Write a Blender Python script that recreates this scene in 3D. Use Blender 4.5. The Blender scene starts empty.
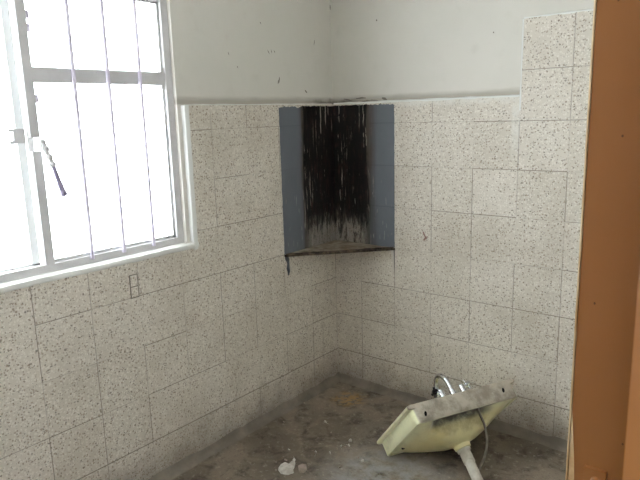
import bpy, bmesh, math, random
from mathutils import Vector, Matrix
random.seed(7)
scene = bpy.context.scene
COL = scene.collection

# ------------------------------------------------------------------ camera
FPX = 609.10
cam_d = bpy.data.cameras.new('camera'); cam = bpy.data.objects.new('camera', cam_d); COL.objects.link(cam)
cam_d.sensor_fit = 'HORIZONTAL'; cam_d.sensor_width = 36.0; cam_d.lens = FPX / 640 * 36
cam_d.clip_start = 0.02
CR = Vector((0.77724963, 0.62859906, -0.02731737)); CU = Vector((-0.10564069, 0.17317651, 0.97920883))
CF = Vector((-0.62026048, 0.75820388, -0.20100702)); CP = Vector((1.919782, -2.47943911, 1.42426243))
cam.matrix_world = Matrix(((CR.x, CU.x, -CF.x, CP.x), (CR.y, CU.y, -CF.y, CP.y), (CR.z, CU.z, -CF.z, CP.z), (0, 0, 0, 1)))
scene.camera = cam

# ------------------------------------------------------------------ world: bright overcast sky
w = bpy.data.worlds.new('overcast_sky'); scene.world = w; w.use_nodes = True
bg = w.node_tree.nodes['Background']
bg.inputs['Color'].default_value = (0.90, 0.945, 1.0, 1)
bg.inputs['Strength'].default_value = 7.0
scene.view_settings.view_transform = 'Standard'
scene.view_settings.look = 'None'
scene.view_settings.gamma = 1.0
scene.view_settings.use_curve_mapping = False
scene.view_settings.exposure = 1.01
scene.cycles.max_bounces = 16
scene.cycles.diffuse_bounces = 10
scene.cycles.transparent_max_bounces = 16
scene.cycles.use_denoising = True

# ------------------------------------------------------------------ node helpers
def s2l(c):
    return tuple(((v / 255) / 12.92 if v / 255 <= 0.04045 else ((v / 255 + 0.055) / 1.055) ** 2.4) for v in c)
def rgba(c): return (*s2l(c), 1)

class N:
    def __init__(self, name):
        self.m = bpy.data.materials.new(name); self.m.use_nodes = True
        self.t = self.m.node_tree
        self.b = self.t.nodes['Principled BSDF']
        self.tc = self.t.nodes.new('ShaderNodeTexCoord')
        self.P = self.tc.outputs['Object']
        sp = self.t.nodes.new('ShaderNodeSeparateXYZ'); self.t.links.new(self.P, sp.inputs[0])
        self.x, self.y, self.z = sp.outputs
    def put(self, sock, v):
        if hasattr(v, 'is_output'): self.t.links.new(v, sock)
        else: sock.default_value = v
    def math(self, op, a, b=None, c=None, clamp=False):
        n = self.t.nodes.new('ShaderNodeMath'); n.operation = op; n.use_clamp = clamp
        self.put(n.inputs[0], a)
        if b is not None: self.put(n.inputs[1], b)
        if c is not None: self.put(n.inputs[2], c)
        return n.outputs[0]
    def sm(self, v, a, b, lo=0.0, hi=1.0):            # smoothstep a->b mapped to lo->hi
        n = self.t.nodes.new('ShaderNodeMapRange'); n.interpolation_type = 'SMOOTHSTEP'
        self.put(n.inputs[0], v)
        if a <= b: vals = (a, b, lo, hi)
        else: vals = (b, a, hi, lo)
        for i, q in enumerate(vals): n.inputs[1 + i].default_value = q
        return n.outputs[0]
    def vec(self, x, y, z):
        n = self.t.nodes.new('ShaderNodeCombineXYZ')
        for i, q in enumerate((x, y, z)): self.put(n.inputs[i], q)
        return n.outputs[0]
    def scale(self, s, off=(0, 0, 0)):
        n = self.t.nodes.new('ShaderNodeMapping'); self.put(n.inputs[0], self.P)
        n.inputs['Scale'].default_value = s; n.inputs['Location'].default_value = off
        return n.outputs[0]
    def noise(self, sc, det=3, rough=0.55, v=None, dist=0.0):
        n = self.t.nodes.new('ShaderNodeTexNoise'); self.put(n.inputs['Vector'], v if v is not None else self.P)
        n.inputs['Scale'].default_value = sc; n.inputs['Detail'].default_value = det
        n.inputs['Roughness'].default_value = rough; n.inputs['Distortion'].default_value = dist
        return n.outputs[0]
    def voro(self, sc, v=None):
        n = self.t.nodes.new('ShaderNodeTexVoronoi'); self.put(n.inputs['Vector'], v if v is not None else self.P)
        n.inputs['Scale'].default_value = sc
        sp = self.t.nodes.new('ShaderNodeSeparateXYZ'); self.t.links.new(n.outputs['Color'], sp.inputs[0])
        return n.outputs['Distance'], sp.outputs
    def white(self, v):
        n = self.t.nodes.new('ShaderNodeTexWhiteNoise'); n.noise_dimensions = '3D'; self.put(n.inputs['Vector'], v)
        return n.outputs['Value']
    def mix(self, f, a, b, mode='MIX'):
        n = self.t.nodes.new('ShaderNodeMixRGB'); n.blend_type = mode
        self.put(n.inputs[0], f); self.put(n.inputs[1], a); self.put(n.inputs[2], b)
        return n.outputs[0]
    def col(self, c, rough=0.5, metal=0.0, spec=0.5):
        self.put(self.b.inputs['Base Color'], c); self.put(self.b.inputs['Roughness'], rough)
        self.b.inputs['Metallic'].default_value = metal
        self.b.inputs['Specular IOR Level'].default_value = spec
        return self
    def bump(self, h, dist=0.001, st=1.0):
        n = self.t.nodes.new('ShaderNodeBump'); self.put(n.inputs['Height'], h)
        n.inputs['Distance'].default_value = dist; n.inputs['Strength'].default_value = st
        self.t.links.new(n.outputs[0], self.b.inputs['Normal'])
        return self

def mul(n, *a):
    r = a[0]
    for q in a[1:]: r = n.math('MULTIPLY', r, q)
    return r

Z_OFF = 0.1786                     # height of the lowest full tile joint
OFF = {'x': 0.1602, 'y': -0.2084}  # first upright joint from the corner

def terrazzo_nodes(n, axis):
    """terrazzo tile colour + joints; returns (colour, joint mask)"""
    u = n.x if axis == 'x' else n.y
    tu = n.math('DIVIDE', n.math('SUBTRACT', u, OFF[axis]), 0.2)
    tv = n.math('DIVIDE', n.math('SUBTRACT', n.z, Z_OFF), 0.2)
    iu = n.math('FLOOR', tu); iv = n.math('FLOOR', tv)
    tid = n.vec(iu, iv, 3.7)
    rnd = n.white(tid)
    # chips shift from tile to tile
    sh = n.t.nodes.new('ShaderNodeVectorMath'); sh.operation = 'MULTIPLY_ADD'
    n.put(sh.inputs[0], tid); sh.inputs[1].default_value = (3.1, 5.3, 1.7); n.put(sh.inputs[2], n.P)
    V = sh.outputs[0]
    wp = n.t.nodes.new('ShaderNodeVectorMath'); wp.operation = 'MULTIPLY_ADD'
    nz = n.t.nodes.new('ShaderNodeTexNoise'); nz.inputs['Scale'].default_value = 130; n.put(nz.inputs['Vector'], V)
    n.put(wp.inputs[0], nz.outputs['Color']); wp.inputs[1].default_value = (0.010,) * 3; n.put(wp.inputs[2], V)
    V = wp.outputs[0]
    base = n.mix(rnd, rgba((202, 194, 181)), rgba((209, 201, 189)))
    d1, c1 = n.voro(120, V)
    pale = mul(n, n.sm(d1, 0.50, 0.38), n.sm(c1[0], 0.45, 0.5))
    base = n.mix(n.math('MULTIPLY', pale, 0.55), base, rgba((232, 227, 217)))
    d2, c2 = n.voro(105, V)
    tan = mul(n, n.sm(d2, 0.42, 0.30), n.sm(c2[1], 0.60, 0.66))
    base = n.mix(n.math('MULTIPLY', tan, 0.7), base, rgba((150, 134, 116)))
    d3, c3 = n.voro(102, V)
    dark = mul(n, n.sm(d3, 0.40, 0.28), n.sm(c3[2], 0.72, 0.76))
    base = n.mix(n.math('MULTIPLY', dark, 0.66), base, n.mix(c3[0], rgba((66, 58, 52)), rgba((118, 96, 78))))
    d4, c4 = n.voro(210, V)
    fine = mul(n, n.sm(d4, 0.34, 0.22), n.sm(c4[0], 0.86, 0.9))
    base = n.mix(n.math('MULTIPLY', fine, 0.8), base, rgba((84, 76, 68)))
    # joints: strong here, filled there
    fu = n.math('ABSOLUTE', n.math('SUBTRACT', tu, n.math('ROUND', tu)))
    fv = n.math('ABSOLUTE', n.math('SUBTRACT', tv, n.math('ROUND', tv)))
    ju = n.white(n.vec(n.math('ROUND', tu), iv, 1.3)); jv = n.white(n.vec(iu, n.math('ROUND', tv), 8.1))
    wob = n.noise(7, 3)
    lu = mul(n, n.sm(fu, 0.012, 0.004), n.sm(n.math('ADD', ju, wob), 0.55, 1.35, 0.06, 0.70))
    lv = mul(n, n.sm(fv, 0.012, 0.004), n.sm(n.math('ADD', jv, wob), 0.55, 1.35, 0.06, 0.75))
    # the lowest course has the widest, dirtiest joint
    low = mul(n, n.sm(fv, 0.016, 0.005), n.sm(n.z, 0.30, 0.25), 0.75)
    joint = n.math('MAXIMUM', n.math('MAXIMUM', lu, lv), low)
    base = n.mix(joint, base, rgba((104, 92, 80)))
    # broad soiling: blotches, and dirt splashed up from the floor
    blot = n.noise(3.2, 5, 0.6)
    base = n.mix(n.sm(blot, 0.42, 0.70, 0, 0.28), base, rgba((156, 145, 126)))
    sp = n.noise(9, 5, 0.65)
    dirt = n.sm(n.math('ADD', n.z, n.math('MULTIPLY', sp, 0.30)), 0.36, 0.12, 0, 0.62)
    base = n.mix(dirt, base, rgba((104, 90, 74)))
    streak = n.noise(1, 4, 0.6, n.scale((26, 26, 2.2)))
    base = n.mix(n.math('MULTIPLY', n.sm(streak, 0.55, 0.78, 0, 0.24), n.sm(n.z, 0.6, 0.2)), base, rgba((120, 106, 88)))
    return base, joint, sp

def mat_terrazzo(axis):
    n = N('terrazzo_tile_' + axis)
    base, joint, sp = terrazzo_nodes(n, axis)
    if axis == 'x':     # thin lime smear along the step of the tiling
        smr = n.math('MAXIMUM', mul(n, n.sm(n.math('ABSOLUTE', n.math('SUBTRACT', n.x, 0.944)), 0.022, 0.010), n.sm(n.z, 1.16, 1.36), n.sm(n.z, 1.478, 1.474)),
                            mul(n, n.sm(n.z, 1.440, 1.466), n.sm(n.z, 1.478, 1.474), n.sm(n.x, 0.30, 0.45), n.sm(n.x, 0.97, 0.96)))
        base = n.mix(mul(n, smr, n.sm(n.noise(30, 4), 0.25, 0.6), 0.75), base, rgba((216, 213, 205)))
        # small rust-red mark on the back wall
        mk = n.math('MAXIMUM',
            mul(n, n.sm(n.math('ABSOLUTE', n.math('SUBTRACT', n.x, n.math('MULTIPLY_ADD', n.z, -0.5, 0.955))), 0.006, 0.002), n.sm(n.z, 0.838, 0.842), n.sm(n.z, 0.878, 0.872)),
            mul(n, n.sm(n.math('ABSOLUTE', n.math('SUBTRACT', n.x, n.math('MULTIPLY_ADD', n.z, 0.8, -0.145))), 0.009, 0.003), n.sm(n.z, 0.830, 0.836), n.sm(n.z, 0.856, 0.85)))
        base = n.mix(n.math('MULTIPLY', mk, 0.8), base, rgba((110, 48, 36)))
    n.col(base, 0.55, spec=0.35)
    return n.bump(n.math('SUBTRACT', n.noise(300, 2), n.math('MULTIPLY', joint, 2.5)), 0.0008, 0.6).m

def mat_burnt(axis):
    """grey paint over the tile, burnt black towards the corner"""
    n = N('scorched_grey_paint_' + axis)
    s = n.math('ABSOLUTE', n.y if axis == 'y' else n.x)
    tile, joint, sp = terrazzo_nodes(n, axis)
    paint = n.mix(n.noise(14, 4), rgba((98, 103, 109)), rgba((108, 112, 118)))
    paint = n.mix(n.math('MULTIPLY', joint, 0.45), paint, rgba((52, 55, 58)))
    wn = n.t.nodes.new('ShaderNodeTexNoise'); wn.inputs['Scale'].default_value = 16; wn.inputs['Detail'].default_value = 4; n.put(wn.inputs['Vector'], n.P)
    wv = n.t.nodes.new('ShaderNodeVectorMath'); wv.operation = 'MULTIPLY_ADD'; n.put(wv.inputs[0], wn.outputs['Color']); wv.inputs[1].default_value = (0.014, 0.014, 0.04); n.put(wv.inputs[2], n.P)
    def warp(sc, off=(0, 0, 0)):
        m = n.t.nodes.new('ShaderNodeMapping'); n.put(m.inputs[0], wv.outputs[0]); m.inputs['Scale'].default_value = sc; m.inputs['Location'].default_value = off
        return m.outputs[0]
    edge = n.noise(1, 4, 0.6, warp((36, 36, 2.4)))
    fine = n.noise(1, 5, 0.68, warp((80, 80, 10)))
    mott = n.noise(1, 5, 0.7, warp((44, 44, 12), (4, 1, 2)))
    sw = n.math('ADD', s, n.math('MULTIPLY', n.math('SUBTRACT', edge, 0.5), 0.075))
    lim = 0.255 if axis == 'y' else 0.225
    # soot recedes towards the shelf
    fade = n.sm(n.math('ADD', n.z, n.math('MULTIPLY', n.math('SUBTRACT', fine, 0.5), 0.52)), 0.82, 0.95)
    brown = n.sm(sw, lim + (0.05 if axis == 'x' else 0.03), lim - 0.02)
    black = n.math('MULTIPLY', n.sm(sw, lim - 0.012, lim - 0.028), fade)
    # scratched paint near the bottom
    scr = mul(n, n.sm(n.math('ADD', mott, n.sm(n.z, 0.95, 0.80, 0.0, 0.16)), 0.52, 0.60), n.sm(n.z, 0.97, 0.86), n.sm(s, lim + 0.0, lim - 0.08))
    c = n.mix(n.math('MULTIPLY', brown, 0.85), paint, n.mix(n.sm(n.noise(6, 3), 0.4, 0.6), rgba((74, 60, 46)), rgba((66, 66, 56))))
    c = n.mix(n.math('MULTIPLY', scr, 0.52), c, n.mix(0.3, tile, rgba((120, 108, 94))))
    rust = n.mix(n.sm(fine, 0.45, 0.65), rgba((24, 18, 17)), rgba((62, 42, 36)))
    c = n.mix(black, c, n.mix(n.sm(mott, 0.47, 0.66), rgba((15, 13, 13)), rust))
    # long pale drips and scratches
    st = n.noise(1, 4, 0.6, warp((130, 130, 3.2), (3, 5, 1)))
    st2 = n.noise(1, 3, 0.6, warp((13, 13, 4.5), (8, 2, 4)))
    sk = mul(n, n.sm(st, 0.60, 0.65), n.sm(st2, 0.47, 0.56), n.sm(s, lim + 0.05, lim - 0.04))
    c = n.mix(n.math('MULTIPLY', sk, 0.8), c, rgba((186, 178, 164)))
    sc2 = n.noise(1, 3, 0.5, n.scale((120, 120, 14), (1, 7, 2)))
    c = n.mix(n.math('MULTIPLY', mul(n, n.sm(sc2, 0.67, 0.70), n.sm(n.z, 1.2, 1.0)), 0.55), c, rgba((170, 168, 162)))
    n.col(c, 0.6, spec=0.25)
    return n.bump(n.math('ADD', fine, n.math('MULTIPLY', joint, -1.5)), 0.0012, 0.6).m

def mat_plaster(name, c0, c1, dirt=0.5):
    n = N(name)
    c = n.mix(n.sm(n.noise(1.6, 5, 0.6), 0.35, 0.7), rgba(c0), rgba(c1))
    c = n.mix(n.sm(n.noise(11, 4), 0.55, 0.8, 0, 0.15), c, rgba((168, 160, 146)))
    # dust line sitting on the ledge of the tiles
    wv = n.noise(1, 3, 0.5, n.scale((9, 9, 60)))
    zz = n.math('ADD', n.z, n.math('MULTIPLY', wv, -0.016))
    ledge = mul(n, n.sm(zz, 1.468, 1.474), n.sm(zz, 1.510, 1.482), dirt)
    c = n.mix(ledge, c, rgba((118, 104, 84)))
    # soot above the scorched corner
    ax = n.math('ABSOLUTE', n.x); ay = n.math('ABSOLUTE', n.y)
    rr = n.math('MAXIMUM', ax, ay)
    soot = mul(n, n.sm(n.math('ADD', rr, n.math('MULTIPLY', wv, 0.2)), 0.30, 0.16), n.sm(n.math('ADD', zz, n.math('MULTIPLY', n.noise(30, 3), -0.04)), 1.478, 1.452), 0.6 if dirt else 0)
    c = n.mix(soot, c, rgba((52, 42, 34)))
    n.col(c, 0.75, spec=0.2)
    return n.bump(n.noise(40, 4), 0.0015, 0.35).m

def mat_simple(name, c0, c1, sc=8, rough=0.5, metal=0.0, spec=0.5, bump=0.0, lo=0.35, hi=0.7):
    n = N(name)
    n.col(n.mix(n.sm(n.noise(sc, 4, 0.6), lo, hi), rgba(c0), rgba(c1)), rough, metal, spec)
    if bump: n.bump(n.noise(sc * 6, 3), bump, 0.5)
    return n.m

def mat_floor():
    n = N('stained_concrete')
    c = n.mix(n.sm(n.noise(2.2, 6, 0.6), 0.38, 0.66), rgba((112, 102, 90)), rgba((142, 130, 115)))
    c = n.mix(n.sm(n.noise(11, 7, 0.7, dist=0.4), 0.48, 0.66, 0, 0.75), c, rgba((70, 62, 53)))
    c = n.mix(n.sm(n.noise(40, 4, 0.7), 0.54, 0.72, 0, 0.7), c, rgba((168, 158, 144)))
    c = n.mix(n.sm(n.noise(150, 3, 0.6), 0.58, 0.70, 0, 0.55), c, rgba((70, 64, 58)))
    def dist(cx, cy, kx=1.0, ky=1.0):
        dx = n.math('MULTIPLY', n.math('SUBTRACT', n.x, cx), kx); dy = n.math('MULTIPLY', n.math('SUBTRACT', n.y, cy), ky)
        d = n.math('SQRT', n.math('ADD', n.math('MULTIPLY', dx, dx), n.math('MULTIPLY', dy, dy)))
        return n.math('ADD', d, n.math('MULTIPLY', n.math('SUBTRACT', n.noise(14, 4), 0.5), 0.10))
    # pale dusty patch, rust-yellow crumbs by the corner, drying rings
    c = n.mix(mul(n, n.sm(dist(0.72, -0.66), 0.36, 0.08), n.sm(n.noise(17, 6, 0.7), 0.30, 0.62), 0.72), c, rgba((164, 162, 160)))
    rs = mul(n, n.sm(dist(0.19, -0.17), 0.12, 0.03), n.sm(n.noise(28, 4, 0.7), 0.40, 0.58))
    c = n.mix(n.math('MULTIPLY', rs, 0.85), c, rgba((176, 142, 92)))
    for cx, cy, r0 in ((0.40, -0.66, 0.075), (0.16, -0.72, 0.14), (0.30, -0.45, 0.10)):
        d = dist(cx, cy)
        c = n.mix(n.math('MULTIPLY', n.sm(d, r0, r0 - 0.02), 0.18), c, rgba((86, 74, 62)))
        c = n.mix(n.math('MULTIPLY', n.sm(n.math('ABSOLUTE', n.math('SUBTRACT', d, r0)), 0.010, 0.003), 0.2), c, rgba((146, 132, 112)))
    n.col(c, 0.8, spec=0.25)
    return n.bump(n.math('ADD', n.noise(25, 5, 0.65), n.math('MULTIPLY', n.noise(160, 3), 0.4)), 0.004, 0.6).m

def mat_ceramic():
    n = N('pale_yellow_glazed_ceramic')
    c = n.mix(n.sm(n.noise(7, 4), 0.35, 0.7), rgba((228, 227, 186)), rgba((234, 233, 200)))
    # limescale and dust film, unglazed dirty back, grime and painted-in shade in the tap cavity
    dust = n.sm(n.noise(18, 5, 0.65), 0.48, 0.70, 0, 0.35)
    c = n.mix(dust, c, rgba((168, 158, 128)))
    back = n.math('MULTIPLY', n.sm(n.y, -0.352, -0.3585), n.sm(n.z, -0.005, 0.003))
    bc = n.mix(n.sm(n.noise(16, 5, 0.65), 0.4, 0.66), rgba((182, 172, 158)), rgba((136, 126, 114)))
    c = n.mix(n.math('MULTIPLY', back, 0.95), c, bc)
    gx = n.math('ABSOLUTE', n.math('ADD', n.x, 0.02))
    gr = mul(n, n.sm(n.math('ADD', n.y, n.math('MULTIPLY', n.noise(24, 5, 0.7), 0.06)), -0.225, -0.262), n.sm(gx, 0.17, 0.11), n.sm(n.z, 0.073, 0.066), n.sm(n.y, -0.3575, -0.354))
    c = n.mix(n.math('MULTIPLY', gr, 0.92), c, rgba((50, 40, 32)))
    bw = n.sm(n.noise(5, 4), 0.45, 0.7, 0, 0.4)
    c = n.mix(n.math('MULTIPLY', n.math('ADD', bw, 0.45), n.sm(n.z, 0.004, -0.02)), c, rgba((226, 208, 140)))
    n.col(c, n.mix(back, (0.28,) * 3 + (1,), (0.75,) * 3 + (1,)), spec=0.5)
    return n.m

def mat_glass():
    n = N('window_glass'); t = n.t
    tr = t.nodes.new('ShaderNodeBsdfTransparent'); tr.inputs[0].default_value = (0.97, 0.985, 0.98, 1)
    gl = t.nodes.new('ShaderNodeBsdfGlossy'); gl.inputs['Roughness'].default_value = 0.03
    mx = t.nodes.new('ShaderNodeMixShader'); mx.inputs[0].default_value = 0.05
    t.links.new(tr.outputs[0], mx.inputs[1]); t.links.new(gl.outputs[0], mx.inputs[2])
    t.links.new(mx.outputs[0], t.nodes['Material Output'].inputs['Surface'])
    return n.m

M = dict(
    tile_x=mat_terrazzo('x'), tile_y=mat_terrazzo('y'), burnt_x=mat_burnt('x'), burnt_y=mat_burnt('y'),
    plaster=mat_plaster('cream_plaster', (206, 203, 194), (212, 208, 200)),
    white=mat_plaster('white_plaster_trim', (228, 229, 226), (218, 218, 213), 0.0),
    ceiling=mat_plaster('ceiling_paint', (224, 223, 219), (216, 215, 211), 0.0),
    hall=mat_plaster('hall_paint', (150, 140, 126), (140, 130, 116), 0.0),
    floor=mat_floor(),
    cove=mat_simple('grey_cement', (118, 110, 100), (140, 131, 119), 9, 0.85, 0, 0.2, 0.002),
    frame=mat_simple('grey_painted_steel', (192, 190, 190), (202, 200, 200), 14, 0.45, 0, 0.4),
    bar=mat_simple('lilac_grey_rod_with_glare', (214, 206, 222), (222, 216, 230), 14, 0.5, 0, 0.4),  # bar colour lightened to stand in for window glare
    sash=mat_simple('white_painted_steel', (234, 236, 236), (226, 230, 230), 14, 0.35, 0, 0.5),
    stay=mat_simple('dark_plastic_lever', (132, 122, 146), (150, 141, 162), 20, 0.4),
    orange=mat_simple('orange_brown_gloss_paint', (150, 97, 50), (156, 104, 56), 3, 0.42, 0, 0.4, 0.0006),
    edge=mat_simple('worn_and_lit_cream_paint', (216, 192, 152), (180, 142, 96), 16, 0.5),  # worn patch, and the lip's catch of light put into its colour
    ceramic=mat_ceramic(),
    pvc=mat_simple('dirty_white_plastic_pipe', (214, 210, 198), (184, 176, 162), 18, 0.5),
    chrome=mat_simple('chrome', (225, 227, 230), (205, 206, 210), 30, 0.14, 1.0),
    knob=mat_simple('blackened_metal', (44, 42, 42), (70, 66, 64), 30, 0.35, 0.8),
    hose=mat_simple('grey_braided_hose', (112, 106, 96), (138, 130, 118), 60, 0.5, 0.4),
    hole=mat_simple('dark_hole', (16, 14, 13), (22, 19, 17), 20, 0.9, 0, 0.1),
    mortar=mat_simple('dirty_shelf_terrazzo', (172, 160, 140), (112, 98, 82), 16, 0.7, 0, 0.3, 0.001),
    soot=mat_simple('sooty_mortar', (34, 28, 24), (96, 84, 70), 40, 0.8, 0, 0.2, 0.001),
    drip=mat_simple('grey_paint_drip', (62, 66, 72), (86, 90, 96), 40, 0.6),
    paledrip=mat_simple('pale_lime_drip', (206, 204, 196), (190, 186, 176), 40, 0.7),
    chunk=mat_simple('white_plaster_rubble', (208, 204, 196), (178, 172, 162), 40, 0.9, 0, 0.2, 0.001),
    chunk2=mat_simple('dusty_pinkish_rubble', (168, 154, 142), (142, 130, 118), 40, 0.9, 0, 0.2, 0.001),
    scuff=mat_simple('dark_scuff', (96, 90, 82), (120, 112, 102), 60, 0.8),
    eave=mat_simple('grey_eave_concrete', (176, 176, 172), (196, 195, 190), 8, 0.9),
    rust=mat_simple('rusty_chip', (92, 58, 34), (112, 72, 44), 60, 0.8),
    glass=mat_glass(),
)

# ------------------------------------------------------------------ mesh helpers
def obj(name, bm, mat, parent=None, smooth=False, recalc=True):
    if recalc: bmesh.ops.recalc_face_normals(bm, faces=bm.faces)
    me = bpy.data.meshes.new(name); bm.to_mesh(me); bm.free()
    mats = mat if isinstance(mat, (list, tuple)) else [mat]
    for m in mats: me.materials.append(m)
    if smooth:
        for p in me.polygons: p.use_smooth = True
        if smooth != 'all': me.set_sharp_from_angle(angle=math.radians(38))
    o = bpy.data.objects.new(name, me); COL.objects.link(o)
    if parent: o.parent = parent
    return o
def empty(name, loc=(0, 0, 0), mat=None):
    o = bpy.data.objects.new(name, None); COL.objects.link(o); o.empty_display_size = 0.1
    if mat is not None: o.matrix_world = mat
    else: o.location = loc
    return o
def tag(o, label, cat, group=None):
    o['label'] = label; o['category'] = cat
    if group: o['group'] = group
    return o
def struct(o): o['kind'] = 'structure'; return o

def add_box(bm, a, b, bev=0.0):
    r = bmesh.ops.create_cube(bm, size=1.0)
    vs = r['verts']
    for v in vs:
        v.co = Vector((a[i] + (b[i] - a[i]) * (v.co[i] + 0.5) for i in range(3)))
    if bev:
        es = list({e for v in vs for e in v.link_edges})
        bmesh.ops.bevel(bm, geom=es, offset=bev, segments=2, affect='EDGES', profile=0.6)
    return bm
def box(a, b, bev=0.0): return add_box(bmesh.new(), a, b, bev)

def prism(poly, axis, lo, hi, bm=None):
    """extrude a 2d outline along axis; outline in the two remaining axes (in xyz order)"""
    bm = bm or bmesh.new()
    idx = [i for i in range(3) if i != axis]
    rings = []
    for t in (lo, hi):
        r = []
        for p in poly:
            c = [0, 0, 0]; c[axis] = t; c[idx[0]] = p[0]; c[idx[1]] = p[1]
            r.append(bm.verts.new(c))
        rings.append(r)
    k = len(poly)
    bm.faces.new(rings[0]); bm.faces.new(rings[1])
    for i in range(k):
        bm.faces.new((rings[0][i], rings[0][(i + 1) % k], rings[1][(i + 1) % k], rings[1][i]))
    return bm

def tube(bm, pts, rad, seg=12, cap=True):
    pts = [Vector(p) for p in pts]
    rads = rad if isinstance(rad, (list, tuple)) else [rad] * len(pts)
    rings = []; prev = None
    for i, p in enumerate(pts):
        d = (pts[min(i + 1, len(pts) - 1)] - pts[max(i - 1, 0)]).normalized()
        if prev is None:
            n = d.orthogonal().normalized()
        else:
            n = (prev - d * prev.dot(d)).normalized()
        prev = n; b = d.cross(n)
        rings.append([bm.verts.new(p + (n * math.cos(t) + b * math.sin(t)) * rads[i]) for t in [2 * math.pi * k / seg for k in range(seg)]])
    for a, b in zip(rings, rings[1:]):
        for k in range(seg): bm.faces.new((a[k], a[(k + 1) % seg], b[(k + 1) % seg], b[k]))
    if cap:
        bm.faces.new(rings[0]); bm.faces.new(rings[-1])
    return bm

def spline(pts, n=8):
    P = [Vector(p) for p in pts]; P = [2 * P[0] - P[1]] + P + [2 * P[-1] - P[-2]]
    out = []
    for i in range(1, len(P) - 2):
        for k in range(n):
            t = k / n; a, b, c, d = P[i - 1:i + 3]
            out.append(0.5 * ((2 * b) + (c - a) * t + (2 * a - 5 * b + 4 * c - d) * t * t + (3 * b - a - 3 * c + d) * t ** 3))
    out.append(P[-2]); return out

def loft(bm, rings, close_a=True, close_b=True):
    R = [[bm.verts.new(p) for p in r] for r in rings]
    k = len(R[0])
    for a, b in zip(R, R[1:]):
        for i in range(k): bm.faces.new((a[i], a[(i + 1) % k], b[(i + 1) % k], b[i]))
    if close_a: bm.faces.new(R[0])
    if close_b: bm.faces.new(R[-1])
    return bm

# ------------------------------------------------------------------ room shell
CEIL = 2.42; RX = 1.735; HX = 3.0; FY = -2.8; HY0 = -4.2; HY1 = -1.2
PL = 0.012                                       # tiles stand this far proud of the plaster
WIN_R, WIN_L, WIN_B, WIN_T = -0.962, -2.56, 0.918, 1.885
WT = 0.12                                        # wall thickness

struct(obj('floor', box((-WT, HY0, -0.10), (HX + 0.12, 0.12, 0.0)), M['floor']))
struct(obj('ceiling', box((-WT, HY0, CEIL), (HX + 0.12, 0.12, CEIL + 0.1)), M['ceiling']))

wl = bmesh.new()
for a, b in (((-WT, FY, 0), (-PL, 0.12, WIN_B)), ((-WT, FY, WIN_T), (-PL, 0.12, CEIL)),
             ((-WT, WIN_R, WIN_B), (-PL, 0.12, WIN_T)), ((-WT, FY, WIN_B), (-PL, WIN_L, WIN_T))):
    add_box(wl, a, b)
wall_left = struct(obj('wall_left', wl, M['plaster']))
wall_back = struct(obj('wall_back', box((-PL, PL, 0), (RX + 0.1, 0.12, CEIL)), M['plaster']))
struct(obj('wall_front', box((-WT, FY - 0.1, 0), (RX + 0.1, FY, CEIL)), M['ceiling']))

DY1, DY0, DH = -1.795, -2.62, 2.06               # the doorway
wr = bmesh.new()
add_box(wr, (RX, DY1 + 0.012, 0), (RX + 0.1, PL, CEIL))
add_box(wr, (RX, FY, 0), (RX + 0.1, DY0 - 0.012, CEIL))
add_box(wr, (RX, DY0 - 0.012, DH + 0.012), (RX + 0.1, DY1 + 0.012, CEIL))
struct(obj('wall_right', wr, M['ceiling']))
# hall outside the door, unseen; walls darkened, opening added to light the left wall
hf = bmesh.new()
HW0, HW1 = -3.2, -2.0
add_box(hf, (HX, HY0, 0), (HX + 0.1, HY1, 1.6)); add_box(hf, (HX, HY0, 2.05), (HX + 0.1, HY1, CEIL))
add_box(hf, (HX, HY0, 1.6), (HX + 0.1, HW0, 2.05)); add_box(hf, (HX, HW1, 1.6), (HX + 0.1, HY1, 2.05))
struct(obj('wall_hall_far', hf, M['hall']))
struct(obj('wall_hall_end', box((RX + 0.1, HY1, 0), (HX + 0.1, HY1 + 0.1, CEIL)), M['hall']))
hn = box((RX - 0.1, HY0 - 0.1, 0), (HX + 0.1, HY0, CEIL))
struct(obj('wall_hall_near', hn, M['hall']))
struct(obj('wall_hall_side', box((RX, HY0, 0), (RX + 0.1, FY - 0.1, CEIL)), M['hall']))

# ---- tile wainscots (skins on the walls)
TOP = 1.475
tl = prism([(FY, 0.0), (PL, 0.0), (PL, TOP), (-0.918, TOP), (-0.918, 0.912), (FY, 0.912)], 0, -PL, 0.0)
wain_l = obj('tile_wainscot', tl, M['tile_y'], wall_left)
tb = prism([(0.0, 0.0), (RX, 0.0), (RX, 1.775), (0.963, 1.775), (0.963, TOP), (0.0, TOP)], 1, 0.0, PL)
wain_b = obj('tile_wainscot', tb, M['tile_x'], wall_back)

# white mortar caps along the top of the tiles and around the window edge
def cap_strip(name, pts, parent, rad=0.006, mat='white'):
    bm = bmesh.new(); q = []
    for i in range(len(pts) - 1):
        a, b = Vector(pts[i]), Vector(pts[i + 1]); k = max(2, int((b - a).length / 0.03))
        for j in range(k): q.append(a + (b - a) * j / k)
    q.append(Vector(pts[-1]))
    rnd = random.Random(len(q))
    tube(bm, q, [rad * (0.8 + 0.4 * rnd.random()) for _ in q], 8)
    return obj(name, bm, M[mat], parent, True)
cap_strip('mortar_cap', [(-0.006, -0.93, TOP - 0.001), (-0.006, -0.004, TOP - 0.001)], wain_l, 0.004)
cap_strip('mortar_cap', [(0.004, 0.004, TOP + 0.001), (0.955, 0.004, TOP + 0.003)], wain_b)
cap_strip('mortar_cap', [(0.960, 0.003, 1.42), (0.960, 0.003, 1.772)], wain_b, 0.0045)
cap_strip('mortar_cap', [(0.962, 0.004, 1.776), (RX, 0.004, 1.776)], wain_b, 0.005)
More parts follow.
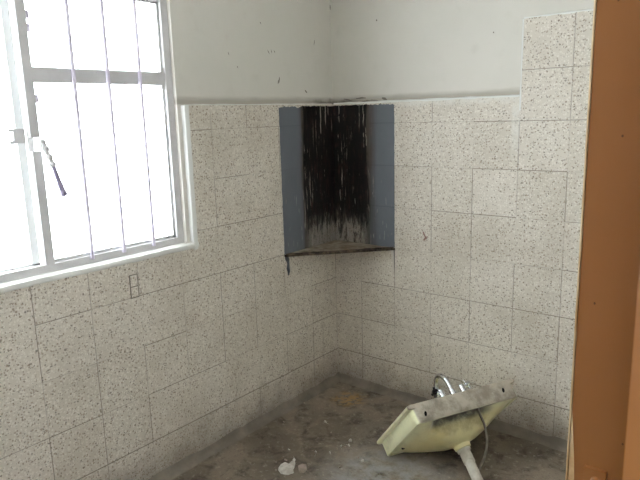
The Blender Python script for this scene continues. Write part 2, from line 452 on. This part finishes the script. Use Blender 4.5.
# plastered edge of the tile beside and below the window
pe = bmesh.new()
rnd = random.Random(3)
zs = [0.905 + i * (TOP - 0.905) / 24 for i in range(25)]
rings = []
for z in zs:
    j = 0.002 * (rnd.random() - 0.5); k = 0.0015 * rnd.random()
    rings.append([(-0.0125, -0.944 + j, z), (0.001 + k, -0.938 + j, z), (0.0045 + k, -0.928 + j, z), (0.0035 + k, -0.919 + j, z), (-0.002, -0.914 + j, z), (-0.0125, -0.912, z)])
loft(pe, rings)
obj('plaster_edge', pe, M['white'], wain_l, True)
# sloping white sill under the window
sl = bmesh.new(); rings = []
ys = [-2.6 + i * (2.6 - 0.914) / 50 for i in range(51)]
for y in ys:
    j = 0.0025 * (rnd.random() - 0.5)
    rings.append([(-0.028, y, 0.936), (-0.006, y, 0.934 + j), (0.003, y, 0.929 + j), (0.005, y, 0.921 + j), (0.003, y, 0.913 + j), (-0.002, y, 0.909 + j), (-0.028, y, 0.908)])
loft(sl, rings)
obj('window_sill', sl, M['white'], wain_l, True)

# small patched rectangle in the tiles under the window
pb = bmesh.new()
prism([(-1.247, 0.776), (-1.211, 0.776), (-1.211, 0.866), (-1.247, 0.866)], 0, 0.0, 0.0008, pb)
obj('patch_outline', pb, M['scuff'], wain_l)
for z0, z1 in ((0.7795, 0.818), (0.8215, 0.863)):
    obj('tile_patch', box((0.0, -1.2435, z0), (0.0016, -1.2145, z1)), M['tile_y'], wain_l)

# grey painted and scorched panels on both walls, thin coat of paint with a ragged top
def paint_panel(axis, ext, parent):
    rr = random.Random(5 if axis == 'y' else 9)
    top = []; k = 44
    for i in range(k + 1):
        s = ext * i / k
        dz = 0.004 * rr.random()
        if s > ext * 0.6: dz += 0.010 * rr.random() * (1 if rr.random() > 0.6 else 0.2)
        top.append((s, 1.469 - dz))
    side = [(ext + 0.0025 * (rr.random() - 0.5), 1.465 - (1.465 - 0.779) * i / 30) for i in range(1, 30)]
    poly = [(0.0012, 0.779)] + [(max(a, 0.0012), b) for a, b in top] + side + [(ext, 0.779)]
    if axis == 'y': bm = prism([(-a, b) for a, b in poly], 0, 0.0, 0.0012)
    else: bm = prism([(a, b) for a, b in poly], 1, -0.0012, 0.0)
    return obj('scorched_paint', bm, M['burnt_' + axis], parent)
paint_panel('y', 0.402, wain_l)
paint_panel('x', 0.361, wain_b)

# drips of paint under the panels, marks on the plaster
def drip(pts, rads, parent, mat):
    bm = bmesh.new(); tube(bm, pts, rads, 6)
    return obj('paint_drip', bm, M[mat], parent, True)
drip([(0.0, -0.388, 0.775), (0.0, -0.384, 0.752), (0.0, -0.380, 0.73), (0.0, -0.383, 0.708), (0.0, -0.378, 0.690), (0.0, -0.382, 0.672)], [0.006, 0.010, 0.007, 0.010, 0.008, 0.003], wain_l, 'drip')
drip([(0.0, -0.395, 0.775), (0.0, -0.396, 0.758), (0.0, -0.394, 0.745)], [0.004, 0.004, 0.001], wain_l, 'drip')
for x, z1, r in ((0.351, 0.70, 0.003), (0.358, 0.655, 0.0025), (0.343, 0.735, 0.003)):
    drip([(x, 0.0, 0.777), (x + 0.001, 0.0, (0.777 + z1) / 2), (x, 0.0, z1)], [r, r * 0.8, r * 0.3], wain_b, 'paledrip' if x < 0.355 else 'drip')
SC = CP
def on_left(px, py, X=-PL):
    d = CF + CR * ((px - 320) / FPX) - CU * ((py - 240) / FPX); t = (X - CP.x) / d.x; return CP + d * t
def on_back(px, py, Y=PL):
    d = CF + CR * ((px - 320) / FPX) - CU * ((py - 240) / FPX); t = (Y - CP.y) / d.y; return CP + d * t
def on_floor(px, py, Z=0.0):
    d = CF + CR * ((px - 320) / FPX) - CU * ((py - 240) / FPX); t = (Z - CP.z) / d.z; return CP + d * t
for (x0, y0, x1, y1, r) in ((267.5, 50, 269.5, 54, 0.0022), (271, 49.5, 272, 53.5, 0.002), (274, 50.5, 275, 53, 0.0022), (279.5, 77, 279, 83, 0.0035), (278.5, 80, 278, 84, 0.003),
                            (330, 5, 330.4, 10, 0.005), (314.5, 40, 314, 45, 0.0025), (305, 90, 307, 93, 0.004), (228, 52, 229, 55, 0.002), (237, 66, 238, 68, 0.002), (260, 22, 261, 24, 0.0025)):
    a = on_left(x0, y0); b = on_left(x1, y1); c = (a + b) / 2
    bm = bmesh.new(); tube(bm, [a, c, b], [r * 0.4, r, r * 0.4], 6)
    for v in bm.verts: v.co.x = -PL + (v.co.x + PL) * 0.25
    obj('scuff_mark', bm, M['scuff'], wall_left, True)
for (x0, y0, x1, y1, r) in ((376, 20, 377, 21, 0.004), (493, 32, 494, 33, 0.003), (382, 98, 387, 100.5, 0.007), (356, 98.5, 366, 98, 0.0035), (360, 102, 372, 101, 0.004), (371, 100, 380, 101.5, 0.0035), (344, 99, 352, 101, 0.003)):
    a = on_back(x0, y0); b = on_back(x1, y1); c = a.lerp(b, 0.6) + Vector((0, 0, r * 0.4))
    bm = bmesh.new(); tube(bm, [a, c, b], [r * 0.5, r, r * 0.4], 6)
    for v in bm.verts: v.co.y = PL + (v.co.y - PL) * 0.25
    obj('scuff_mark', bm, M['scuff'], wall_back, True)

# cement coves where the walls meet the floor
def cove(axis, lo, hi):
    prof = [(0.0, 0.0), (0.032, 0.0), (0.022, 0.005), (0.012, 0.014), (0.006, 0.024), (0.002, 0.034), (0.0, 0.036)]
    bm = bmesh.new(); rings = []; k = int((hi - lo) / 0.04); rr = random.Random(k)
    for i in range(k + 1):
        t = lo + (hi - lo) * i / k; q = 0.85 + 0.3 * rr.random()
        if axis == 'y': rings.append([(0.0 + a * q, t, b * q) for a, b in prof])
        else: rings.append([(t, 0.0 - a * q, b * q) for a, b in prof])
    return loft(bm, rings)
struct(obj('baseboard_left', cove('y', FY, -0.001), M['cove'], None, True))
struct(obj('baseboard_back', cove('x', 0.001, RX), M['cove'], None, True))

# ---- corner shelf: a tile cut on the diagonal
sh = prism([(0.0, 0.0), (0.0, -0.404), (0.012, -0.402), (0.362, -0.012), (0.364, 0.0)], 2, 0.7685, 0.7788)
shelf = tag(obj('corner_shelf', sh, [M['mortar'], M['soot']]), 'thin triangular terrazzo corner shelf with blackened front edge under the scorched grey paint', 'shelf')
for p in shelf.data.polygons:
    if abs(p.normal.z) < 0.5: p.material_index = 1
nl = bmesh.new()
rr = random.Random(21)
pts = []
for i in range(25):
    t = i / 24; pts.append((0.010 + 0.350 * t, -0.402 + 0.392 * t, 0.7805 + 0.002 * rr.random()))
tube(nl, pts, [0.0025 + 0.003 * rr.random() for _ in pts], 6)
obj('chipped_edge', nl, M['soot'], shelf, True)

# ------------------------------------------------------------------ window
win = struct(empty('window_1', (-0.03, WIN_R, WIN_B)))
win.matrix_world = Matrix.Identity(4)
XF, XB = -0.028, -0.056
fr = bmesh.new()
add_box(fr, (XB, -0.994, WIN_B), (XF, WIN_R, WIN_T), 0.003)           # right post
add_box(fr, (XB, WIN_L, WIN_B), (XF, -0.990, 0.962), 0.003)           # bottom rail
add_box(fr, (XB, WIN_L, 1.852), (XF, -0.990, WIN_T), 0.003)           # top rail
add_box(fr, (XB, WIN_L, WIN_B), (XF, WIN_L + 0.03, WIN_T), 0.003)     # left post
# glazing flanges behind the front of the frame
add_box(fr, (-0.046, -1.004, 0.955), (-0.040, -0.990, 1.856)); add_box(fr, (-0.046, -1.52, 0.955), (-0.040, -0.99, 0.973))
add_box(fr, (-0.046, -1.52, 1.843), (-0.040, -0.99, 1.856))
obj('window_frame', fr, M['frame'], win)
ml = bmesh.new()
add_box(ml, (XB, -1.534, 0.96), (XF, -1.503, 1.335), 0.002); add_box(ml, (XB, -1.534, 1.378), (XF, -1.503, 1.855), 0.002)
add_box(ml, (XB, -1.534, 1.33), (-0.044, -1.518, 1.385), 0.001)
obj('mullion', ml, M['frame'], win)
obj('transom', box((XB, -1.505, 1.550), (XF - 0.002, -0.992, 1.598), 0.003), M['frame'], win)
for z in (1.545, 1.603):
    obj('transom_clip', box((-0.050, -1.010, z - 0.012), (-0.034, -0.990, z + 0.012), 0.003), M['frame'], win)
for y in (-1.369, -1.241, -1.111):
    b = bmesh.new(); tube(b, [(-0.0235, y, 0.950), (-0.0235, y, 1.40), (-0.0235, y, 1.868)], 0.0072, 10)
    br = obj('security_bar', b, M['bar'], win, True)
# left casement, closing against the back of the frame
SX = -0.059
sa = bmesh.new()
add_box(sa, (SX - 0.016, -1.564, 0.935), (SX, -1.536, 1.875), 0.002); add_box(sa, (SX - 0.016, -2.545, 0.935), (SX, -2.520, 1.875), 0.002)
add_box(sa, (SX - 0.016, -2.545, 0.930), (SX, -1.536, 0.969), 0.002); add_box(sa, (SX - 0.016, -2.545, 1.845), (SX, -1.536, 1.875), 0.002)
sash = obj('casement', sa, M['sash'], win)
ct = bmesh.new(); add_box(ct, (SX - 0.004, -1.578, 1.362), (SX + 0.012, -1.540, 1.408), 0.003); add_box(ct, (SX - 0.002, -1.590, 1.360), (SX + 0.008, -1.574, 1.370), 0.002); add_box(ct, (SX - 0.002, -1.590, 1.398), (SX + 0.008, -1.574, 1.408), 0.002)
obj('catch_plate', ct, M['frame'], sash)
# hinge knuckles on the mullion
for z in (1.755, 1.715, 1.50):
    b = bmesh.new(); tube(b, [(-0.036, -1.498, z - 0.012), (-0.036, -1.498, z + 0.012)], 0.0075, 10)
    obj('hinge_knuckle', b, M['bar'], win, True)
# the opener: bracket, jointed arm and dangling lever
stay = obj('window_stay', add_box(box((-0.030, -1.512, 1.345), (-0.014, -1.494, 1.372), 0.002), (-0.028, -1.500, 1.335), (-0.016, -1.488, 1.352), 0.002), M['sash'], win)
b = bmesh.new(); tube(b, [(-0.018, -1.503, 1.365), (-0.014, -1.492, 1.325), (-0.012, -1.480, 1.292)], [0.009, 0.0075, 0.0075], 8)
for y, z in ((-1.497, 1.340), (-1.489, 1.315), (-1.480, 1.290)):
    bmesh.ops.create_uvsphere(b, u_segments=10, v_segments=8, radius=0.0115, matrix=Matrix.Translation((-0.013, y, z)))
obj('jointed_arm', b, M['frame'], stay, True)
b = bmesh.new(); tube(b, spline([(-0.011, -1.481, 1.292), (-0.009, -1.474, 1.258), (-0.009, -1.464, 1.222), (-0.008, -1.457, 1.195), (-0.008, -1.453, 1.184)], 4), [0.007] * 4 + [0.008] * 4 + [0.0095] * 4 + [0.0115] * 3 + [0.011, 0.005], 10)
obj('lever', b, M['stay'], stay, True)
# panes
for (y0, y1, z0, z1) in ((-1.505, -0.990, 0.958, 1.552), (-1.505, -0.990, 1.596, 1.856)):
    obj('pane', box((-0.0425, y0, z0), (-0.0395, y1, z1)), M['glass'], win)
obj('pane', box((SX - 0.010, -2.525, 0.965), (SX - 0.007, -1.560, 1.850)), M['glass'], sash)
# eave over the window outside
struct(obj('trim_1', box((-0.30, -2.9, 1.862), (-WT - 0.002, -0.45, 1.96)), M['eave']))

# ------------------------------------------------------------------ door frame (steel, orange-brown)
door = struct(empty('door_1', (0, 0, 0)))
jf = bmesh.new()
YJ = -1.80
# profile in x,y: room-side lip, flat reveal, raised stop towards the hall
prof = [(1.7315, YJ), (1.7888, YJ), (1.7900, YJ - 0.001), (1.814, YJ - 0.0310), (1.845, YJ - 0.0310), (1.850, YJ - 0.006), (1.850, YJ + 0.10), (1.842, YJ + 0.10), (1.842, YJ + 0.012), (1.7315, YJ + 0.012)]
prism(prof, 2, 0.0, DH, jf)
obj('door_jamb', jf, M['orange'], door)
prof2 = [(x, (DY0 * 2 - (y - YJ + DY0)) if False else DY0 - (y - YJ)) for x, y in prof]
obj('door_jamb', prism(prof2, 2, 0.0, DH, bmesh.new()), M['orange'], door)
obj('door_header', box((1.7315, DY0, DH), (1.85, YJ, DH + 0.012)), M['orange'], door)
lip = bmesh.new()
prism([(1.7280, YJ + 0.002), (1.7286, YJ - 0.0005), (1.7298, YJ - 0.0010), (1.7306, YJ), (1.7308, YJ + 0.003), (1.7315, YJ + 0.003), (1.7315, YJ + 0.030), (1.7280, YJ + 0.030)], 2, 0.0, DH, lip)
obj('jamb_lip', lip, M['edge'], door)  # lip coloured paler to look like an edge catching light
wp = bmesh.new()
prism([(1.7315, 0.80), (1.7400, 0.80), (1.7385, 0.99), (1.7372, 1.02), (1.7345, 1.05), (1.7315, 1.085)], 1, YJ - 0.0006, YJ + 0.001, wp)
obj('worn_paint', wp, M['edge'], door)
st = bmesh.new(); add_box(st, (1.749, YJ - 0.0045, 0.93), (1.7735, YJ + 0.001, 1.0215), 0.001)
strike = obj('strike_plate', st, M['orange'], door)
b = bmesh.new(); bmesh.ops.create_uvsphere(b, u_segments=14, v_segments=10, radius=0.0055, matrix=Matrix.Translation((1.7625, YJ - 0.0045, 1.0075)) @ Matrix.Diagonal((1, 0.55, 1, 1)))
obj('screw', b, M['orange'], strike, True)
for x, z in ((1.7515, 1.527), (1.764, 1.395), (1.748, 1.215), (1.7865, 1.06)):
    b = bmesh.new(); bmesh.ops.create_uvsphere(b, u_segments=8, v_segments=6, radius=0.0011, matrix=Matrix.Translation((x, YJ, z)) @ Matrix.Diagonal((1, 0.3, 1.3, 1)))
    obj('paint_chip', b, M['rust'], door, True)

# ------------------------------------------------------------------ fallen washbasin
W, D, H = 0.510, 0.361, 0.076
E_ = Vector((0.439, 0.898, 0.0)).normalized(); B_ = Vector((0.595, -0.291, 0.749)).normalized()
T_ = B_.cross(E_).normalized(); B_ = E_.cross(T_).normalized()
O_ = Vector((0.638, -0.517, 0.0)) + E_ * (0.2515)
Y_ = -B_
basin = empty('washbasin', mat=Matrix(((E_.x, Y_.x, T_.x, O_.x), (E_.y, Y_.y, T_.y, O_.y), (E_.z, Y_.z, T_.z, O_.z), (0, 0, 0, 1))))
tag(basin, 'pale yellow ceramic washbasin lying tipped on its front edge on the concrete floor', 'washbasin')

def rrect(cx, cy, hx, hy, r, h, na=9, ns=10):
    r = min(r, hx - 1e-4, hy - 1e-4); out = []
    cs = ((1, 1, 0), (-1, 1, 90), (-1, -1, 180), (1, -1, 270))
    for q, (sx, sy, a0) in enumerate(cs):
        ox, oy = cx + sx * (hx - r), cy + sy * (hy - r)
        arc = [(ox + r * math.cos(math.radians(a0 + 90 * i / na)), oy + r * math.sin(math.radians(a0 + 90 * i / na))) for i in range(na + 1)]
        out += arc
        nx, ny, a1 = cs[(q + 1) % 4]
        e = (cx + nx * (hx - r) + r * math.cos(math.radians(a1)), cy + ny * (hy - r) + r * math.sin(math.radians(a1)))
        s0 = arc[-1]
        out += [(s0[0] + (e[0] - s0[0]) * i / ns, s0[1] + (e[1] - s0[1]) * i / ns) for i in range(1, ns)]
    return [Vector((x, y, h)) for x, y in out]
CY = -D / 2
def sst(a, b, x):
    t = max(0, min(1, (x - a) / (b - a))); return t * t * (3 - 2 * t)
rings = []
DR = -0.186        # drain centre (local y)
# underside of the bowl, from the drain boss outwards
rings.append(rrect(0, DR, 0.030, 0.030, 0.03, -0.096))
rings.append(rrect(0, DR, 0.034, 0.034, 0.034, -0.094))
rings.append(rrect(0, DR, 0.036, 0.036, 0.036, -0.080))
key = [(0.045, 0.044, 0.044, DR, -0.074), (0.085, 0.070, 0.068, DR + 0.008, -0.066), (0.125, 0.092, 0.085, DR + 0.012, -0.052),
       (0.160, 0.112, 0.085, -0.168, -0.036), (0.190, 0.130, 0.070, -0.170, -0.020), (0.212, 0.146, 0.055, -0.175, -0.006),
       (W / 2 - 0.024, D / 2 - 0.022, 0.014, CY, 0.004), (W / 2 - 0.020, D / 2 - 0.018, 0.013, CY, 0.005)]
for i in range(len(key) - 1):
    a, b = key[i], key[i + 1]
    for k in range(3):
        t = k / 3; v = [a[j] + (b[j] - a[j]) * t for j in range(5)]
        rings.append(rrect(0, v[3], v[0], v[1], v[2], v[4]))
v = key[-1]; rings.append(rrect(0, v[3], v[0], v[1], v[2], v[4]))
# the cavity under the taps, just inside the back
for r in rings[3:]:
    for p in r:
        kx = 1 - sst(0.10, 0.165, abs(p.x + 0.015)); c = -p.y
        p.z += 0.055 * kx * sst(0.262, 0.300, c) * (1 - sst(0.340, 0.3425, c))
rings.append(rrect(0, CY, W / 2 - 0.017, D / 2 - 0.015, 0.012, 0.000))
rings.append(rrect(0, CY, W / 2 - 0.008, D / 2 - 0.004, 0.024, 0.000))
rings.append(rrect(0, CY, W / 2 - 0.005, D / 2 - 0.001, 0.026, 0.004))
rings.append(rrect(0, CY, W / 2 - 0.005, D / 2, 0.027, 0.030))
rings.append(rrect(0, CY, W / 2 - 0.004, D / 2, 0.027, 0.059))
rings.append(rrect(0, CY, W / 2 + 0.006, D / 2 + 0.009, 0.024, 0.0615))
rings.append(rrect(0, CY, W / 2 + 0.009, D / 2 + 0.012, 0.018, 0.066))
rings.append(rrect(0, CY, W / 2 + 0.008, D / 2 + 0.011, 0.018, 0.0735))
rings.append(rrect(0, CY, W / 2 + 0.003, D / 2 + 0.005, 0.016, 0.0775))
rings.append(rrect(0, CY, W / 2 - 0.012, D / 2 - 0.011, 0.032, 0.0775))
rings.append(rrect(0, CY, W / 2 - 0.020, D / 2 - 0.018, 0.030, 0.0745))
rings.append(rrect(0, -0.142, 0.205, 0.118, 0.08, 0.0745))
rings.append(rrect(0, -0.142, 0.199, 0.112, 0.08, 0.068))
rings.append(rrect(0, -0.145, 0.185, 0.104, 0.08, 0.030))
rings.append(rrect(0, -0.150, 0.160, 0.090, 0.075, -0.006))
rings.append(rrect(0, -0.160, 0.115, 0.068, 0.06, -0.032))
rings.append(rrect(0, -0.175, 0.060, 0.045, 0.04, -0.046))
rings.append(rrect(0, DR, 0.022, 0.022, 0.02, -0.052))
for r in rings[-16:]:
    for p in r:
        if p.y < -D: p.y = -D
bm = bmesh.new(); loft(bm, rings)
body = obj('basin_body', bm, M['ceramic'], basin, True)
# fixing holes in the back face
for x, z in ((-W / 2 + 0.054, 0.030), (-W / 2 + 0.4406, 0.0396)):
    bm = bmesh.new(); k = 16
    pts = [(x + 0.0062 * math.cos(2 * math.pi * i / k) + 0.003 * math.sin(2 * math.pi * i / k), z + 0.010 * math.sin(2 * math.pi * i / k)) for i in range(k)]
    prism(pts, 1, -D - 0.0006, -D + 0.004, bm)
    obj('fixing_hole', bm, M['hole'], body)
bm = bmesh.new(); k = 14
pts = [(-0.205 + 0.012 * math.cos(2 * math.pi * i / k), -0.100 + 0.005 * math.sin(2 * math.pi * i / k)) for i in range(k)]
prism(pts, 2, -0.0105, 0.010, bm)
obj('overflow_slot', bm, M['hole'], body)
bm = bmesh.new()
tube(bm, [(0, DR, -0.0535), (0, DR, -0.049), (0, DR, -0.0485), (0, DR, -0.0505)], [0.022, 0.024, 0.018, 0.015], 24)
obj('waste_ring', bm, M['chrome'], body, True)
bm = bmesh.new(); prism([(0.0148 * math.cos(2 * math.pi * i / 20), DR + 0.0148 * math.sin(2 * math.pi * i / 20)) for i in range(20)], 2, -0.0515, -0.0503, bm)
obj('waste_hole', bm, M['hole'], body)
# drain: collar nut and pipe down to the floor
bm = bmesh.new()
tube(bm, [(0, DR, -0.093), (0, DR, -0.097), (0, DR, -0.099), (0, DR, -0.108), (0, DR, -0.110)], [0.026, 0.0285, 0.029, 0.029, 0.025], 28)
trap = obj('drain_pipe', bm, M['pvc'], basin, True)
bm = bmesh.new()
pe_ = basin.matrix_world.inverted() @ on_floor(479.5, 484, 0.020); ps_ = Vector((0, DR, -0.104))
tube(bm, [ps_, ps_.lerp(pe_, 0.36), ps_.lerp(pe_, 0.37), pe_], [0.0235, 0.0235, 0.0205, 0.0205], 28)
obj('pipe_tail', bm, M['pvc'], trap, True)
# mixer tap on the back deck
def local(c): return c
tap = empty('tap_set'); tap.parent = basin; tap.location = (-0.012, -0.315, 0.0745)
bm = bmesh.new()
tube(bm, [(0, 0, 0), (0, 0, 0.006), (0, 0, 0.012), (0, 0, 0.034), (0, 0, 0.042)], [0.021, 0.021, 0.014, 0.013, 0.010], 20)
tube(bm, spline([(0, 0, 0.035), (0, 0.002, 0.075), (0, 0.020, 0.108), (0, 0.050, 0.120), (0, 0.082, 0.106), (0, 0.098, 0.078), (0, 0.100, 0.062)], 7), 0.010, 16)
tube(bm, [(0, 0.0998, 0.068), (0, 0.1, 0.056)], 0.012, 16)
obj('spout', bm, M['chrome'], tap, True)
for sx in (-1, 1):
    bm = bmesh.new(); x = sx * 0.052
    tube(bm, [(x, 0, 0), (x, 0, 0.005), (x, 0, 0.010), (x, 0, 0.030), (x, 0, 0.044), (x, 0, 0.046)], [0.020, 0.020, 0.0125, 0.012, 0.011, 0.008], 20)
    tube(bm, [(x, 0, 0.030), (x + sx * 0.024, 0, 0.040)], 0.008, 14)
    v = obj('valve', bm, M['chrome'], tap, True)
    bm = bmesh.new()
    c = Vector((x + sx * 0.028, 0, 0.042))
    tube(bm, [c - Vector((sx * 0.006, 0, 0.003)), c + Vector((sx * 0.008, 0, 0.004))], [0.011, 0.0095], 16)
    d1 = Vector((0, 1, 0)); d2 = Vector((sx * -0.35, 0, 1)).normalized()
    for d in (d1, d2): tube(bm, [c - d * 0.021, c - d * 0.012, c + d * 0.012, c + d * 0.021], [0.0065, 0.0048, 0.0048, 0.0065], 12)
    obj('cross_handle', bm, M['knob'] if sx < 0 else M['chrome'], v, True)
# supply hose hanging from the tap cavity to the floor (in room space, then made local)
MI = basin.matrix_world.inverted()
a = basin.matrix_world @ Vector((0.070, -0.318, 0.05))
hp = [a, basin.matrix_world @ Vector((0.074, -0.318, 0.0)), on_floor(0, 0) * 0 + Vector((0, 0, 0))]
def at_depth(px, py, dist):
    d = CF + CR * ((px - 320) / FPX) - CU * ((py - 240) / FPX); return CP + d * dist
zdep = (a - CP).dot(CF)
hp = [a, at_depth(479.5, 413, zdep), at_depth(484.5, 425, zdep - 0.01), at_depth(487, 440, zdep - 0.03), at_depth(485, 455, zdep - 0.06), at_depth(480.5, 466, zdep - 0.09), at_depth(476, 473, zdep - 0.10)]
hp = [p if p.z > 0.006 else Vector((p.x, p.y, 0.006)) for p in hp]
bm = bmesh.new(); tube(bm, [MI @ p for p in spline(hp, 6)], 0.0052, 10)
obj('supply_hose', bm, M['hose'], basin, True)

# ------------------------------------------------------------------ rubble on the floor
def fragment(name, px, py, sx, sy, sz, seed, label, mat='chunk', cat='rubble', group=None, npts=18, flat=True):
    r = random.Random(seed); bm = bmesh.new()
    for i in range(npts):
        a = r.random() * 2 * math.pi; q = 0.65 + 0.35 * r.random(); zz = r.random()
        if flat: zz = r.random() if q < 0.85 else 0.15 * r.random()
        bm.verts.new((sx / 2 * q * math.cos(a), sy / 2 * q * math.sin(a), sz * zz))
    bm.verts.new((0, 0, 0)); 
    g = bmesh.ops.convex_hull(bm, input=bm.verts)
    bmesh.ops.delete(bm, geom=[v for v in bm.verts if not v.link_faces], context='VERTS')
    bmesh.ops.bevel(bm, geom=list(bm.edges), offset=min(sx, sy, sz) * 0.08, segments=1, affect='EDGES')
    zmin = min(v.co.z for v in bm.verts)
    for v in bm.verts: v.co.z -= zmin
    o = obj(name, bm, M[mat], None, False)
    p = on_floor(px, py); o.location = (p.x, p.y, 0.0); o.rotation_euler = (0, 0, r.random() * 6.28)
    tag(o, label, cat, group)
    return o
def shard(name, outline, th, label, mat, tilt=0.0):
    """flat broken piece traced as an irregular outline on the floor"""
    P = [on_floor(*q) for q in outline]; c = sum(P, Vector()) / len(P)
    bm = bmesh.new()
    lo = [bm.verts.new(p - c) for p in P]; hi = [bm.verts.new((p - c) * 0.93 + Vector((0, 0, th * (0.55 + 0.75 * random.random())))) for p in P]
    bm.faces.new(lo); k = len(P)
    top = bm.verts.new((0.004, 0.002, th * 1.15))
    for i in range(k):
        bm.faces.new((lo[i], lo[(i + 1) % k], hi[(i + 1) % k], hi[i])); bm.faces.new((hi[i], hi[(i + 1) % k], top))
    o = obj(name, bm, M[mat]); o.location = (c.x, c.y, 0); tag(o, label, 'rubble'); return o
shard('plaster_chunk', [(278, 470), (280.5, 466), (285, 464.8), (289, 465.2), (292, 463.4), (295.5, 463.2), (294.5, 467.5), (293, 470), (294, 473), (288, 475), (281, 474)], 0.014,
      'largest white plaster chunk, flat and angular, on the concrete floor near the left wall', 'chunk')
shard('plaster_chunk', [(298, 466), (302, 464.8), (306.5, 466), (307, 470), (304, 473), (299, 472.5)], 0.008,
      'dusty pinkish plaster piece lying just right of the largest white chunk', 'chunk2')
bits = [
    (286, 461, 0.026, 0.020, 0.014, 'pale crumb behind the left half of the largest white plaster chunk', 'chunk2'),
    (294, 461, 0.026, 0.018, 0.015, 'white crumb touching the far right tip of the largest plaster chunk', 'chunk'),
    (276, 471.5, 0.014, 0.012, 0.007, 'tiny pale crumb left of the largest white plaster chunk', 'chunk2'),
    (289, 450.5, 0.013, 0.010, 0.008, 'lone pale speck of rubble on bare floor behind the largest chunk', 'chunk'),
    (316, 454.5, 0.014, 0.010, 0.008, 'pale crumb on the left side of the round floor stain', 'chunk'),
    (330, 454.5, 0.014, 0.011, 0.008, 'pale crumb on the right side of the round floor stain', 'chunk'),
    (325.5, 424, 0.030, 0.022, 0.018, 'single white crumb in the middle of the floor, farthest large one from the camera', 'chunk'),
    (331, 433, 0.016, 0.013, 0.008, 'small grey crumb in front of the single white crumb mid floor', 'chunk2'),
    (350.5, 441.5, 0.028, 0.020, 0.016, 'largest white crumb of the loose trail left of the washbasin', 'chunk'),
    (349, 446, 0.022, 0.014, 0.010, 'white crumb just in front of the largest one in the trail beside the washbasin', 'chunk'),
    (345, 447.5, 0.014, 0.012, 0.008, 'small crumb in the middle of the trail beside the washbasin', 'chunk2'),
    (341, 450, 0.018, 0.014, 0.009, 'pale crumb near the left end of the trail beside the washbasin', 'chunk'),
    (337, 449, 0.014, 0.012, 0.008, 'leftmost crumb of the trail beside the washbasin', 'chunk2'),
    (362.5, 461.5, 0.026, 0.016, 0.010, 'pale flake on dusty floor in front of the washbasin corner', 'chunk'),
    (358.5, 458, 0.016, 0.012, 0.008, 'small flake behind the pale flake near the washbasin corner', 'chunk2'),
    (340, 467.5, 0.020, 0.014, 0.008, 'grey flake on the floor nearest the bottom middle of the photo', 'chunk2'),
    (304.5, 403.5, 0.014, 0.012, 0.008, 'tiny pale crumb close to the foot of the window wall', 'chunk2'),
    (284, 423, 0.016, 0.012, 0.008, 'tiny crumb near the window wall, left of the mid floor crumb', 'chunk2'),
]
for i, (px, py, sx, sy, sz, lab, mt) in enumerate(bits):
    fragment('plaster_crumb', px, py, sx * 0.8, sy * 0.8, sz * 0.8, 100 + i, lab, mt, 'rubble', 'loose crumbs on the floor')
